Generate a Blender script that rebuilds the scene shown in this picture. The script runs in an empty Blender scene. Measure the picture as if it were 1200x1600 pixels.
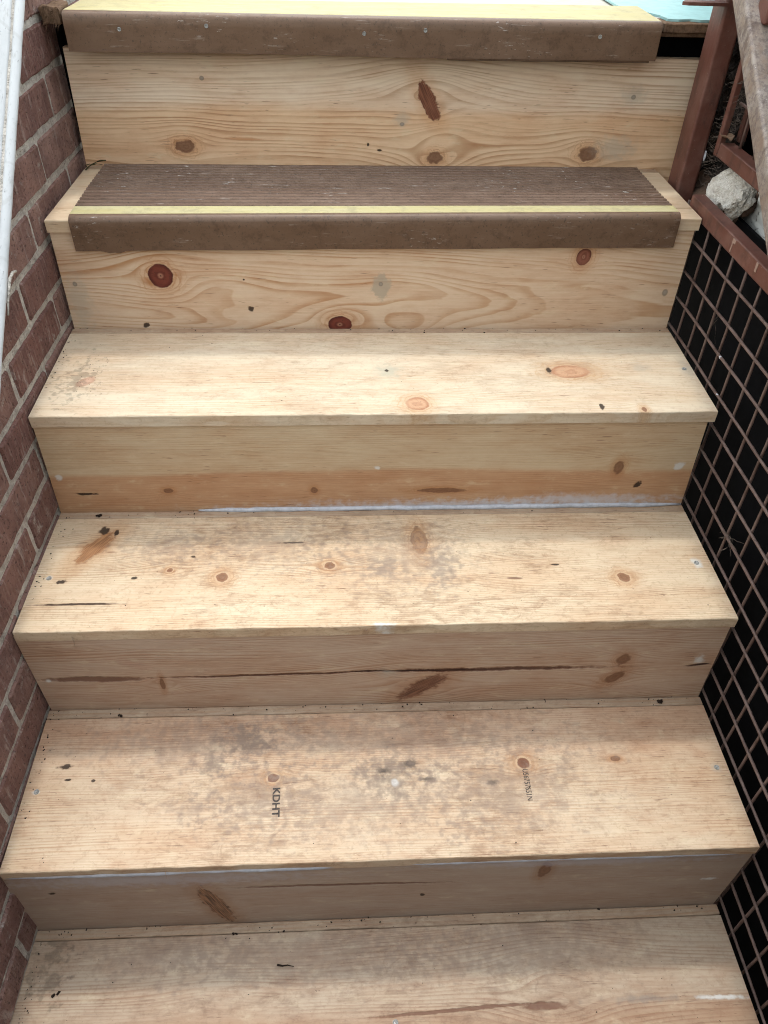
import bpy, bmesh, math, random
from mathutils import Vector, noise as mnoise, Matrix

scene = bpy.context.scene
C = scene.collection
random.seed(11)

# ------------------------------------------------------------------ camera, sky, sun, exposure
cam_data = bpy.data.cameras.new('camera')
cam = bpy.data.objects.new('camera', cam_data)
C.objects.link(cam)
cam.location = (-0.03957, -0.19949, 1.22437)
cam.rotation_euler = (math.radians(48.4484), math.radians(-1.0343), math.radians(-2.1362))
cam_data.sensor_fit = 'HORIZONTAL'
cam_data.sensor_width = 36.0
cam_data.lens = 36.0 * 1180.95 / 1200.0
cam_data.clip_start = 0.01
cam_data.clip_end = 500.0
scene.camera = cam

SUN_EL = math.radians(67.0)
world = bpy.data.worlds.new('World')
scene.world = world
world.use_nodes = True
wn = world.node_tree.nodes
wl = world.node_tree.links
for n in list(wn):
    wn.remove(n)
w_out = wn.new('ShaderNodeOutputWorld')
w_bg = wn.new('ShaderNodeBackground')
w_sky = wn.new('ShaderNodeTexSky')
w_sky.sky_type = 'NISHITA'
w_sky.sun_disc = False
w_sky.sun_elevation = SUN_EL
w_sky.sun_rotation = math.radians(0.0)
w_sky.dust_density = 0.5
w_sky.air_density = 3.0
w_sky.ozone_density = 0.0
w_bg.inputs['Strength'].default_value = 0.15
w_hs = wn.new('ShaderNodeHueSaturation')      # thin even cloud: the sky is nearly white
w_hs.inputs['Saturation'].default_value = 0.30
wl.new(w_sky.outputs[0], w_hs.inputs['Color'])
wl.new(w_hs.outputs[0], w_bg.inputs[0])
wl.new(w_bg.outputs[0], w_out.inputs[0])

sun_data = bpy.data.lights.new('sun', 'SUN')
sun = bpy.data.objects.new('sun', sun_data)
C.objects.link(sun)
sun_data.energy = 0.5
sun_data.angle = math.radians(4.0)
sun_data.color = (1.0, 0.955, 0.88)
# light travels from the landing side (+y) down towards the viewer
sun.rotation_euler = (math.radians(-(90 - 67.0)), 0, math.radians(3.0))

scene.view_settings.view_transform = 'Standard'
scene.view_settings.look = 'None'
scene.view_settings.gamma = 1.0
scene.view_settings.exposure = 1.38
scene.render.engine = 'CYCLES'
scene.cycles.max_bounces = 5
scene.cycles.diffuse_bounces = 2
scene.cycles.glossy_bounces = 2
scene.cycles.transmission_bounces = 0
scene.cycles.use_adaptive_sampling = True
scene.cycles.adaptive_threshold = 0.03
scene.cycles.adaptive_min_samples = 20
scene.cycles.filter_width = 1.05
scene.cycles.denoising_prefilter = 'NONE'

# ------------------------------------------------------------------ object helpers
def link(name, me, mat, parent=None):
    o = bpy.data.objects.new(name, me)
    C.objects.link(o)
    if mat is not None and len(me.materials) == 0:
        me.materials.append(mat)
    if parent is not None:
        o.parent = parent
    return o

def tag(o, label, cat=None, group=None, kind=None):
    o['label'] = label
    if cat:
        o['category'] = cat
    if group:
        o['group'] = group
    if kind:
        o['kind'] = kind
    return o

def empty(name, loc=(0, 0, 0)):
    o = bpy.data.objects.new(name, None)
    o.empty_display_size = 0.05
    C.objects.link(o)
    o.location = loc
    return o

def mesh_from(name, verts, faces, smooth=False):
    me = bpy.data.meshes.new(name)
    me.from_pydata([tuple(v) for v in verts], [], faces)
    bm = bmesh.new(); bm.from_mesh(me)
    bmesh.ops.recalc_face_normals(bm, faces=bm.faces)
    bm.to_mesh(me); bm.free()
    if smooth:
        for p in me.polygons:
            p.use_smooth = True
    return me

def bm_mesh(name, bm, smooth=False):
    me = bpy.data.meshes.new(name)
    bmesh.ops.recalc_face_normals(bm, faces=bm.faces)
    bm.to_mesh(me); bm.free()
    if smooth:
        for p in me.polygons:
            p.use_smooth = True
    return me

def box_mesh(name, x0, x1, y0, y1, z0, z1, bevel=0.0, seg=2, jitter=0.0, cuts=0):
    bm = bmesh.new()
    bmesh.ops.create_cube(bm, size=1.0)
    for v in bm.verts:
        v.co = Vector(((x0 + x1) / 2 + v.co.x * (x1 - x0), (y0 + y1) / 2 + v.co.y * (y1 - y0), (z0 + z1) / 2 + v.co.z * (z1 - z0)))
    if cuts:
        bmesh.ops.subdivide_edges(bm, edges=bm.edges[:], cuts=cuts, use_grid_fill=True)
    if bevel > 0:
        if cuts:
            es = [e for e in bm.edges if len(e.link_faces) == 2 and e.calc_face_angle(0) > 0.5]
        else:
            es = bm.edges[:]
        bmesh.ops.bevel(bm, geom=es, offset=bevel, segments=seg, affect='EDGES', profile=0.5)
    if jitter:
        for v in bm.verts:
            n = mnoise.noise_vector(v.co * 37.0) + mnoise.noise_vector(v.co * 110.0) * 0.6
            v.co += n * jitter
    return bm_mesh(name, bm)

def tube_mesh(name, pts, r, sides=8, rfun=None, squash=None):
    pts = [Vector(p) for p in pts]
    verts = []; faces = []
    n = len(pts)
    for i, p in enumerate(pts):
        if i == 0: d = pts[1] - pts[0]
        elif i == n - 1: d = pts[-1] - pts[-2]
        else: d = pts[i + 1] - pts[i - 1]
        d.normalize()
        a = d.orthogonal().normalized() if abs(d.z) > 0.9 else d.cross(Vector((0, 0, 1))).normalized()
        b = d.cross(a).normalized()
        rr = r * (rfun(i / (n - 1)) if rfun else 1.0)
        for k in range(sides):
            t = 2 * math.pi * k / sides
            verts.append(p + a * math.cos(t) * rr + b * math.sin(t) * rr)
    for i in range(n - 1):
        for k in range(sides):
            k2 = (k + 1) % sides
            faces.append((i * sides + k, i * sides + k2, (i + 1) * sides + k2, (i + 1) * sides + k))
    faces.append(tuple(range(sides)))
    faces.append(tuple((n - 1) * sides + k for k in range(sides)))
    return mesh_from(name, verts, faces, smooth=True)

# ------------------------------------------------------------------ node helpers
class S:
    """a node socket with arithmetic"""
    def __init__(s, nb, sock): s.nb = nb; s.k = sock
    def __add__(s, o): return s.nb.m('ADD', s, o)
    __radd__ = __add__
    def __sub__(s, o): return s.nb.m('SUBTRACT', s, o)
    def __rsub__(s, o): return s.nb.m('SUBTRACT', o, s)
    def __mul__(s, o): return s.nb.m('MULTIPLY', s, o)
    __rmul__ = __mul__
    def __truediv__(s, o): return s.nb.m('DIVIDE', s, o)
    def __rtruediv__(s, o): return s.nb.m('DIVIDE', o, s)
    def __neg__(s): return s.nb.m('MULTIPLY', s, -1.0)

class NB:
    def __init__(s, name):
        s.mat = bpy.data.materials.new(name)
        s.mat.use_nodes = True
        s.t = s.mat.node_tree
        for n in list(s.t.nodes): s.t.nodes.remove(n)
        s.out = s.t.nodes.new('ShaderNodeOutputMaterial')
        s.b = s.t.nodes.new('ShaderNodeBsdfPrincipled')
        s.t.links.new(s.b.outputs[0], s.out.inputs[0])
        tc = s.t.nodes.new('ShaderNodeTexCoord')
        s.obj = S(s, tc.outputs['Object'])
    def put(s, sock, v):
        if isinstance(v, S): s.t.links.new(v.k, sock)
        elif isinstance(v, (tuple, list)):
            sock.default_value = tuple(v) + ((1.0,) if len(sock.default_value) == 4 and len(v) == 3 else ())
        else: sock.default_value = v
    def m(s, op, a, b=None, c=None, clamp=False):
        n = s.t.nodes.new('ShaderNodeMath'); n.operation = op; n.use_clamp = clamp
        s.put(n.inputs[0], a)
        if b is not None: s.put(n.inputs[1], b)
        if c is not None: s.put(n.inputs[2], c)
        return S(s, n.outputs[0])
    def sep(s, v):
        n = s.t.nodes.new('ShaderNodeSeparateXYZ'); s.put(n.inputs[0], v)
        return [S(s, o) for o in n.outputs]
    def comb(s, x, y, z=0.0):
        n = s.t.nodes.new('ShaderNodeCombineXYZ')
        for i, v in enumerate((x, y, z)): s.put(n.inputs[i], v)
        return S(s, n.outputs[0])
    def noise(s, vec, scale=5.0, detail=2.0, rough=0.5, dist=0.0):
        n = s.t.nodes.new('ShaderNodeTexNoise')
        s.put(n.inputs['Vector'], vec); n.inputs['Scale'].default_value = scale
        n.inputs['Detail'].default_value = detail; n.inputs['Roughness'].default_value = rough
        n.inputs['Distortion'].default_value = dist
        return S(s, n.outputs[0])
    def voro(s, vec, scale=5.0, feature='F1', out=0):
        n = s.t.nodes.new('ShaderNodeTexVoronoi'); n.feature = feature
        s.put(n.inputs['Vector'], vec); n.inputs['Scale'].default_value = scale
        return S(s, n.outputs[out])
    def smooth(s, x, a, b):
        n = s.t.nodes.new('ShaderNodeMapRange'); n.interpolation_type = 'SMOOTHSTEP'
        s.put(n.inputs[0], x); s.put(n.inputs[1], a); s.put(n.inputs[2], b)
        return S(s, n.outputs[0])
    def mix(s, f, a, b, mode='MIX'):
        n = s.t.nodes.new('ShaderNodeMix'); n.data_type = 'RGBA'; n.blend_type = mode
        s.put(n.inputs[0], f); s.put(n.inputs[6], a); s.put(n.inputs[7], b)
        return S(s, n.outputs[2])
    def rnd(s):
        n = s.t.nodes.new('ShaderNodeObjectInfo'); return S(s, n.outputs['Random'])
    def objloc(s):
        n = s.t.nodes.new('ShaderNodeObjectInfo'); return S(s, n.outputs['Location'])
    def pos(s):
        n = s.t.nodes.new('ShaderNodeNewGeometry'); return S(s, n.outputs['Position'])
    def scalev(s, v, xyz):
        n = s.t.nodes.new('ShaderNodeVectorMath'); n.operation = 'MULTIPLY'
        s.put(n.inputs[0], v); n.inputs[1].default_value = xyz
        return S(s, n.outputs[0])
    def addv(s, v, w):
        n = s.t.nodes.new('ShaderNodeVectorMath'); n.operation = 'ADD'
        s.put(n.inputs[0], v); s.put(n.inputs[1], w)
        return S(s, n.outputs[0])
    def bump(s, h, strength=0.3, dist=0.001):
        n = s.t.nodes.new('ShaderNodeBump'); n.inputs['Strength'].default_value = strength
        n.inputs['Distance'].default_value = dist; s.put(n.inputs['Height'], h)
        s.t.links.new(n.outputs[0], s.b.inputs['Normal'])
    def fin(s, col, rough=0.7, spec=0.3, metal=0.0):
        s.put(s.b.inputs['Base Color'], col); s.put(s.b.inputs['Roughness'], rough)
        s.put(s.b.inputs['Specular IOR Level'], spec); s.put(s.b.inputs['Metallic'], metal)
        return s.mat

# ------------------------------------------------------------------ pine boards
# style: (inner colour, rim colour, strength, softness, ragged, flow, rings)
STY = {
 'red':     ((.25, .095, .05), (.13, .042, .024), .97, .15, .55, 1.1, 3),
 'red2':    ((.24, .10, .055), (.09, .035, .02), .85, .35, .6, .8, 3),
 'brown':   ((.22, .11, .06), (.13, .05, .028), .9, .25, .5, 1.1, 1),
 'brown2':  ((.22, .105, .055), (.13, .055, .03), .85, .28, .45, 1.0, 1),
 'target':  ((.17, .04, .024), (.075, .015, .011), 1.0, .08, .12, 1.25, 2),
 'redring': ((.24, .085, .055), (.085, .02, .013), .97, .10, .15, 1.1, 2),
 'oval':    ((.55, .32, .19), (.34, .125, .06), .8, .15, .2, .9, 2),
 'tan':     ((.25, .115, .06), (.36, .17, .085), .88, .25, .35, 1.0, 4),
 'kn1':     ((.19, .075, .042), (.33, .15, .07), .92, .2, .25, 1.1, 4),
 'pink':    ((.58, .34, .24), (.42, .20, .12), .7, .3, .3, .4, 0),
 'pinkish': ((.45, .27, .19), (.40, .22, .15), .5, .8, .8, .3, 0),
 'knotlong':((.40, .22, .11), (.15, .062, .032), .85, .2, .35, 1.0, 1),
 'torn':    ((.42, .20, .085), (.24, .105, .045), .9, .35, .6, .5, 3),
 'torn2':   ((.33, .17, .09), (.08, .04, .024), .9, .25, .6, .8, 3),
 'orange':  ((.52, .25, .11), (.45, .20, .09), .7, .6, .4, 0, 0),
 'dark':    ((.022, .014, .010), (.06, .03, .018), .92, .35, 1.1, 0, 0),
 'black':   ((.035, .030, .028), (.07, .06, .055), .8, .8, 1.2, 0, 0),
 'split':   ((.075, .027, .016), (.16, .062, .034), .9, .5, .6, 0, 0),
 'crack':   ((.030, .014, .010), (.07, .028, .018), .93, .5, .5, 0, 0),
 'streak':  ((.15, .065, .04), (.17, .08, .05), .8, .4, .5, 0, 0),
 'putty':   ((.46, .40, .32), (.46, .40, .32), .5, .8, .8, 0, 0),
 'putty2':  ((.40, .34, .26), (.40, .34, .26), .75, .3, .7, 0, 0),
 'green':   ((.42, .42, .33), (.45, .43, .33), .6, .9, 1.0, 0, 0),
 'nail':    ((.30, .26, .22), (.17, .13, .10), .8, .4, .3, 0, 0),
 'white':   ((.72, .72, .70), (.62, .60, .56), .75, .6, 1.0, 0, 0),
 'smear2':  ((.50, .48, .52), (.50, .48, .52), .5, .9, 1.0, 0, 0),
 'smear':   ((.62, .63, .68), (.62, .62, .66), .62, .9, 1.0, 0, 0),
 'stain':   ((.20, .175, .16), (.20, .175, .16), .5, 1.0, 1.4, 0, 0),
 'stain2':  ((.27, .195, .15), (.27, .195, .15), .40, 1.0, 2.2, 0, 0),
 'grime':   ((.15, .12, .098), (.15, .12, .10), .58, 1.0, 1.6, 0, 0),
 'mould':   ((.12, .095, .065), (.12, .095, .065), .4, 1.0, 4.2, 0, 0),
 'swirl':   (None, None, 0, 0, 0, .9, 0),
}
FEAT = {}
FEAT['R5']=[
  ('red', 0.0972, 0.1082, 0.0364, 0.014, -1.057),
  ('brown', 0.1131, 0.0172, 0.0162, 0.011, 0.0),
  ('brown', -0.3295, 0.0323, 0.018, 0.0119, 0.0),
  ('brown', 0.3908, 0.0247, 0.0176, 0.0134, 0.0),
  ('putty', 0.4379, 0.0348, 0.0468, 0.0247, 0.0),
  ('orange', -0.2269, 0.0457, 0.0381, 0.0032, 0.0),
  ('putty', 0.052, 0.0791, 0.0179, 0.0124, 0.0),
  ('nail', -0.2863, 0.1399, 0.0043, 0.0038, 0.0),
  ('putty', 0.4526, 0.1201, 0.0281, 0.0186, 0.0),
  ('nail', 0.0523, 0.0719, 0.0045, 0.0031, 0.0),
  ('nail', 0.4531, 0.1181, 0.0045, 0.0041, 0.0),
  ('dark', -0.0071, 0.0379, 0.0023, 0.0032, 0.0),
  ('dark', 0.0136, 0.0284, 0.0057, 0.0022, 0.0),
  ('swirl', 0.1244, 0.0378, 0.0414, 0.0151, 0.0)
]
FEAT['R4']=[
  ('target', -0.3512, 0.0968, 0.0207, 0.0214, 0.0),
  ('target', -0.0601, 0.0092, 0.021, 0.0159, 0.0),
  ('redring', 0.3426, 0.1301, 0.015, 0.0126, 1.334),
  ('dark', -0.2102, 0.038, 0.0054, 0.0053, 0.0),
  ('dark', -0.3908, 0.0073, 0.0065, 0.0055, 0.0),
  ('dark', -0.2166, 0.0904, 0.0026, 0.0022, 0.0),
  ('putty2', 0.0097, 0.0783, 0.0171, 0.0241, 0.0),
  ('nail', 0.0096, 0.0828, 0.0043, 0.0045, 0.0),
  ('putty', -0.4919, 0.0531, 0.0231, 0.0606, 0.0),
  ('nail', -0.493, 0.0824, 0.0041, 0.0046, 0.0),
  ('nail', 0.495, 0.0682, 0.0055, 0.0072, 0.0),
  ('swirl', 0.3491, 0.0459, 0.0312, 0.0158, 0.0),
  ('swirl', 0.0599, 0.0295, 0.0994, 0.0144, 0.0),
  ('swirl', -0.244, 0.0438, 0.0645, 0.0189, 0.0)
]
FEAT['T3']=[
  ('oval', 0.3116, 0.1138, 0.0335, 0.0199, 0.0),
  ('dark', 0.279, 0.118, 0.0052, 0.01, 0.0),
  ('oval', 0.0585, 0.0268, 0.0185, 0.0173, 0.0),
  ('pink', -0.4537, 0.092, 0.0185, 0.0114, 0.851),
  ('tan', 0.4027, 0.0076, 0.0059, 0.009, 0.0),
  ('green', 0.0174, 0.1159, 0.0267, 0.025, 0.0),
  ('dark', 0.0155, 0.1199, 0.0031, 0.0039, 0.0),
  ('mould', -0.4713, 0.0986, 0.0237, 0.0491, 0.0),
  ('putty', 0.5079, 0.1183, 0.017, 0.029, 0.0),
  ('dark', 0.3398, 0.0152, 0.0039, 0.0107, 0.0),
  ('putty', 0.4304, 0.1249, 0.0212, 0.0165, 0.0)
]
FEAT['R3']=[
  ('brown2', 0.3868, 0.0826, 0.0084, 0.0149, 0.0),
  ('dark', 0.4265, 0.0462, 0.0086, 0.0057, 0.906),
  ('brown2', -0.3365, 0.0425, 0.0081, 0.0054, 0.0),
  ('brown2', -0.1032, 0.0408, 0.0062, 0.0068, 0.0),
  ('dark', -0.4702, 0.0376, 0.0201, 0.0025, 0.0),
  ('white', -0.0022, 0.0857, 0.0061, 0.0039, 0.0),
  ('white', 0.4847, 0.0841, 0.0095, 0.0096, 0.0),
  ('white', -0.5015, 0.0722, 0.0059, 0.008, 0.0),
  ('smear', 0.1385, 0.0015, 0.381, 0.0187, 0.0),
  ('smear', 0.3297, 0.0157, 0.1957, 0.013, 0.0),
  ('brown2', 0.1039, 0.0381, 0.042, 0.0055, 0.0)
]
FEAT['T2']=[
  ('tan', -0.3187, 0.1137, 0.0067, 0.0068, 0.0),
  ('tan', -0.2381, 0.0975, 0.0134, 0.0132, 0.0),
  ('tan', -0.0775, 0.1184, 0.0127, 0.0109, 0.0),
  ('tan', 0.3691, 0.0839, 0.0137, 0.0137, 0.0),
  ('knotlong', 0.0635, 0.1703, 0.0339, 0.0139, -1.493),
  ('stain', 0.0055, 0.1127, 0.0333, 0.0215, 0.0),
  ('stain', 0.0938, 0.1123, 0.0256, 0.0529, 0.0),
  ('torn', -0.4423, 0.1641, 0.0467, 0.0156, -2.139),
  ('dark', -0.437, 0.2024, 0.0101, 0.0077, 0.0),
  ('dark', -0.4161, 0.1946, 0.004, 0.0076, 0.0),
  ('crack', -0.4426, 0.0496, 0.0755, 0.0023, -0.005),
  ('dark', -0.4748, 0.0931, 0.0075, 0.0041, 0.0),
  ('dark', -0.3691, 0.0988, 0.0057, 0.0027, 0.0),
  ('streak', 0.202, 0.0859, 0.0136, 0.0021, 0.0),
  ('dark', 0.2692, 0.113, 0.0079, 0.0021, 0.0),
  ('dark', -0.1387, 0.1689, 0.0221, 0.0019, 0.0),
  ('dark', -0.2875, 0.1418, 0.0049, 0.0028, 0.0),
  ('white', -0.4949, 0.1013, 0.0075, 0.0055, 0.0),
  ('white', 0.4905, 0.1115, 0.009, 0.0102, 0.0),
  ('stain2', -0.1736, 0.1667, 0.1206, 0.0561, 0.0),
  ('stain2', 0.0262, 0.1344, 0.1194, 0.0798, 0.0),
  ('stain2', -0.3321, 0.1624, 0.0694, 0.0425, 0.0),
  ('white', 0.0014, 0.0028, 0.02, 0.0035, 0.0),
  ('stain', 0.3952, 0.2361, 0.1189, 0.0066, 0.0)
]
FEAT['R2']=[
  ('streak', -0.4277, 0.0797, 0.0849, 0.0074, -0.005),
  ('split', -0.1621, 0.0829, 0.2043, 0.003, 0.014),
  ('split', 0.168, 0.0858, 0.2035, 0.0055, 0.003),
  ('crack', 0.0527, 0.0855, 0.146, 0.0025, 0.001),
  ('red2', 0.0639, 0.0461, 0.0536, 0.0174, 0.698),
  ('brown2', 0.3664, 0.104, 0.0119, 0.0131, 0.0),
  ('brown2', 0.3626, 0.059, 0.0217, 0.0101, 0.832),
  ('putty', 0.0102, 0.0804, 0.0176, 0.0146, 0.0),
  ('white', 0.4846, 0.0988, 0.0101, 0.0134, 0.0),
  ('crack', 0.4869, 0.0876, 0.0204, 0.0034, 0.126),
  ('white', -0.4981, 0.078, 0.0047, 0.0049, 0.0),
  ('brown2', -0.332, 0.0644, 0.0038, 0.0165, 0.0),
  ('pinkish', -0.3685, 0.1151, 0.0325, 0.0094, -0.392)
]
FEAT['T1']=[
  ('kn1', -0.1614, 0.1226, 0.0121, 0.0101, 0.0),
  ('kn1', 0.2083, 0.1362, 0.0144, 0.0136, 0.0),
  ('dark', -0.4675, 0.1492, 0.0121, 0.0043, 0.0),
  ('dark', -0.4592, 0.1287, 0.0055, 0.0021, 0.0),
  ('dark', -0.4212, 0.1267, 0.0028, 0.0021, 0.0),
  ('brown2', 0.3474, 0.1388, 0.0077, 0.0043, 0.0),
  ('grime', -0.2062, 0.1814, 0.0426, 0.0279, 0.0),
  ('grime', -0.2526, 0.1465, 0.0188, 0.0207, 0.0),
  ('grime', 0.0077, 0.12, 0.047, 0.0452, 0.0),
  ('black', 0.0005, 0.1274, 0.0113, 0.0102, 0.0),
  ('black', 0.039, 0.1397, 0.0133, 0.0083, 0.0),
  ('white', 0.0157, 0.1108, 0.0065, 0.007, 0.0),
  ('black', 0.0637, 0.1145, 0.0131, 0.004, 0.0),
  ('black', 0.1588, 0.1068, 0.0094, 0.005, 0.0),
  ('stain2', -0.2885, 0.1857, 0.1548, 0.0534, 0.0),
  ('stain2', 0.0219, 0.1776, 0.2548, 0.0528, 0.0),
  ('stain2', -0.0378, 0.0771, 0.1824, 0.055, 0.0),
  ('stain2', -0.1837, 0.0907, 0.0821, 0.0559, 0.0),
  ('white', -0.4979, 0.112, 0.0054, 0.0051, 0.0),
  ('putty', 0.4952, 0.1202, 0.0087, 0.0098, 0.0),
  ('stain2', 0.1843, 0.0902, 0.121, 0.0663, 0.0),
  ('stain2', -0.2724, 0.0789, 0.054, 0.0189, 0.0)
]
FEAT['R1']=[
  ('torn2', -0.2456, 0.0584, 0.0687, 0.0163, -1.302),
  ('streak', -0.0627, 0.1141, 0.1695, 0.0037, -0.01),
  ('brown2', 0.2232, 0.1439, 0.0249, 0.0095, 1.513),
  ('dark', 0.054, 0.072, 0.0038, 0.0046, 0.0),
  ('smear2', -0.3108, 0.1491, 0.2456, 0.021, 0.0),
  ('smear2', 0.2631, 0.1641, 0.2418, 0.0126, 0.0),
  ('white', 0.474, 0.0966, 0.0137, 0.0047, 0.0),
  ('dark', -0.4669, 0.1141, 0.0069, 0.0044, 0.0)
]
FEAT['T0']=[
  ('streak', 0.2202, 0.1261, 0.0344, 0.0055, 0.0),
  ('swirl', 0.2416, 0.1412, 0.0458, 0.02, 0.0),
  ('white', 0.4703, 0.1282, 0.0427, 0.0038, -0.032),
  ('stain', 0.3675, 0.1292, 0.0731, 0.0057, 0.0),
  ('white', 0.0102, 0.1136, 0.0053, 0.0038, 0.0),
  ('stain2', -0.1152, 0.2038, 0.2447, 0.0416, 0.0),
  ('stain2', -0.3301, 0.2105, 0.1494, 0.034, 0.0),
  ('mould', -0.4902, 0.2071, 0.024, 0.0429, 0.0),
  ('swirl', -0.2446, 0.1257, 0.0177, 0.0107, 0.0),
  ('stain2', 0.2065, 0.2023, 0.191, 0.0426, 0.0),
  ('streak', 0.0945, 0.1255, 0.1357, 0.0026, 0.036),
  ('grime', 0.5231, 0.1022, 0.0127, 0.0082, 0.0)
]
FEAT['R0'] = [('brown', .21, .09, .016, .012, 0.3), ('dark', -.3, .05, .006, .004, 0)]
FEAT['T4'] = []
FEAT['X'] = [('tan', .25, .12, .014, .011, 0.0)]

def pine(name, feats, seed, early=(.68, .535, .385), late=(.45, .265, .14), freq=260., v0=-.25, d0=.05, tilt=.01,
         contrast=.8, heart=None, heart_col=(.80, .66, .56), wav=.012, mot=.45, grey=0.0, dirty=0.0, gloss=.62):
    nb = NB(name)
    u, v, w = nb.sep(nb.obj)
    us = u + seed * 3.17
    vw = v + w
    warp = nb.noise(nb.comb(us * 75., v * 75., w * 75.), 1.0, 2.0, .6)
    wz = warp - .5
    # how the fibres swing round each knot
    defl = None
    es = []
    for f in feats:
        st = STY[f[0]]
        ca, sa = math.cos(f[5]), math.sin(f[5])
        dx = u - f[1]; dy = v - f[2]
        if f[5]:
            lx = dx * ca + dy * sa; ly = dy * ca - dx * sa
        else:
            lx, ly = dx, dy
        if f[0] in ('crack', 'streak', 'smear', 'smear2', 'orange', 'split'):
            ly = ly + (nb.noise(nb.comb(us * 9., f[2] * 50., 0.0), 1.0, 3.0, .55) - .5) * (min(.012, f[4] * 3.2))
        ex = lx / f[3]; ey = ly / f[4]
        e2 = ex * ex + ey * ey
        es.append((f, st, e2, lx, ly))
        if st[5] > 0:
            R = max(f[4], min(f[3], f[4] * 2.2))
            qx = dx / (R * 1.9); qy = dy / (R * 1.15)
            q = qx * qx + qy * qy
            # fibres pushed outwards, fading with distance
            d = (dy * st[5] * 1.05) / (q + 0.70)
            defl = d if defl is None else defl + d
    vv = v + (nb.noise(nb.comb(us * 2.2, v * 7., w * 7.), 1.0, 2.0, .5) - .5) * (wav * 2)
    if defl is not None:
        vv = vv - defl
    a = vv - v0
    bb = w + us * tilt + (d0 - seed * 3.17 * tilt) + (nb.noise(nb.comb(us * 1.6, 0.0, 0.0), 1.0, 2.0) - .5) * .05
    r = nb.m('SQRT', a * a + bb * bb)
    ph = r * freq + nb.noise(nb.comb(us * 5., vv * 55., w * 55.), 1.0, 2.0) * 1.3 + nb.noise(nb.comb(r * 35., 0.0, 0.0), 1.0, 1.0) * 5.0
    fr = nb.m('FRACT', ph)
    late_m = nb.smooth(fr, .35, .90) * (1.0 - nb.smooth(fr, .91, 1.0))
    cm = nb.smooth(nb.noise(nb.comb(us * 3.2, r * 26., 0.0), 1.0, 4.0, .65), .32, .72)
    col = nb.mix(late_m * (cm * contrast * 1.05 + (.12 * contrast)), early, late)
    if heart is not None:
        hv, hs, sign = heart
        hx = (v + (nb.noise(nb.comb(us * 2.0, v * 9., 0.0), 1.0, 3.0) - .5) * .035 - hv) * sign
        hm = nb.smooth(hx, -hs, hs)
        col = nb.mix(hm, col, nb.mix(1.0, col, heart_col, 'MULTIPLY'))
    # fibre streaks, flecks and slow colour drift
    dr = nb.noise(nb.comb(us * 5., v * 16., w * 16.), 1.0, 4.0, .62)
    fib = nb.noise(nb.comb(us * 11., v * 330., w * 330.), 1.0, 3.0, .7)
    col = nb.mix(nb.smooth(fib, .34, .70) * nb.smooth(dr, .25, .65) * .5, col, nb.mix(1.0, col, (.77, .69, .61), 'MULTIPLY'))
    fle = nb.noise(nb.comb(us * 34., v * 430., w * 430.), 1.0, 2.0, .55)
    col = nb.mix(nb.smooth(fle, .645, .72) * nb.smooth(dr, .40, .60) * .75, col, (.20, .105, .06))
    col = nb.mix(nb.smooth(dr, .36, .70) * .75, col, nb.mix(1.0, col, (.92, .81, .74), 'MULTIPLY'))
    mo = nb.noise(nb.comb(us * 21., v * 46., w * 46.), 1.0, 4.0, .7)
    col = nb.mix(nb.smooth(mo, .46, .74) * mot, col, nb.mix(1.0, col, (.83, .73, .68), 'MULTIPLY'))
    col = nb.mix((1.0 - nb.smooth(mo, .24, .46)) * .35, col, (.76, .65, .45))
    # trodden-in dirt: blotches with a ragged outline
    if dirty > 0:
        d1 = nb.noise(nb.comb(us * 7., vw * 13., 0.0), 1.0, 3.0, .6, .6)
        d2 = nb.noise(nb.comb(us * 34., vw * 120., 3.0), 1.0, 4.0, .74, .8)
        mid = 1.0 - nb.smooth(nb.m('ABSOLUTE', u), .20, .50)
        dm = nb.smooth(d1 * .6 + d2 * .7, .60, .84) * (mid * .75 + .25) * dirty
        col = nb.mix(dm * .85, col, nb.mix(1.0, col, (.52, .43, .37), 'MULTIPLY'))
        sg = nb.noise(nb.comb(us * 30., vw * 36., 1.7), 1.0, 3.0, .62, 1.6)
        col = nb.mix(nb.smooth(sg, .55, .66) * nb.smooth(d1, .38, .58) * (mid * .7 + .3) * (dirty * .55), col, nb.mix(1.0, col, (.57, .48, .42), 'MULTIPLY'))
        pt = nb.noise(nb.comb(us * 150., vw * 150., 4.4), 1.0, 3.0, .7)
        col = nb.mix(nb.smooth(pt, .52, .68) * (.16 + dirty * .22), col, nb.mix(1.0, col, (.60, .50, .42), 'MULTIPLY'))
        gd = nb.noise(nb.comb(us * 22., vw * 330., 9.0), 1.0, 3.0, .6)     # dirt caught in the open grain
        col = nb.mix(nb.smooth(gd, .58, .72) * nb.smooth(d1, .40, .62) * (dirty * .55), col, (.20, .135, .10))
        sp = nb.noise(nb.comb(us * 190., vw * 260., 7.0), 1.0, 2.0, .5)
        col = nb.mix(nb.smooth(sp, .70, .78) * .55 * min(1.0, dirty * 1.5), col, (.12, .08, .055))
    if grey:
        col = nb.mix(grey, col, (.33, .27, .235))
    rough_add = None
    rag = nb.noise(nb.comb(us * 95., v * 130., w * 95.), 1.0, 4.0, .65) - .5
    hole = None
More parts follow.
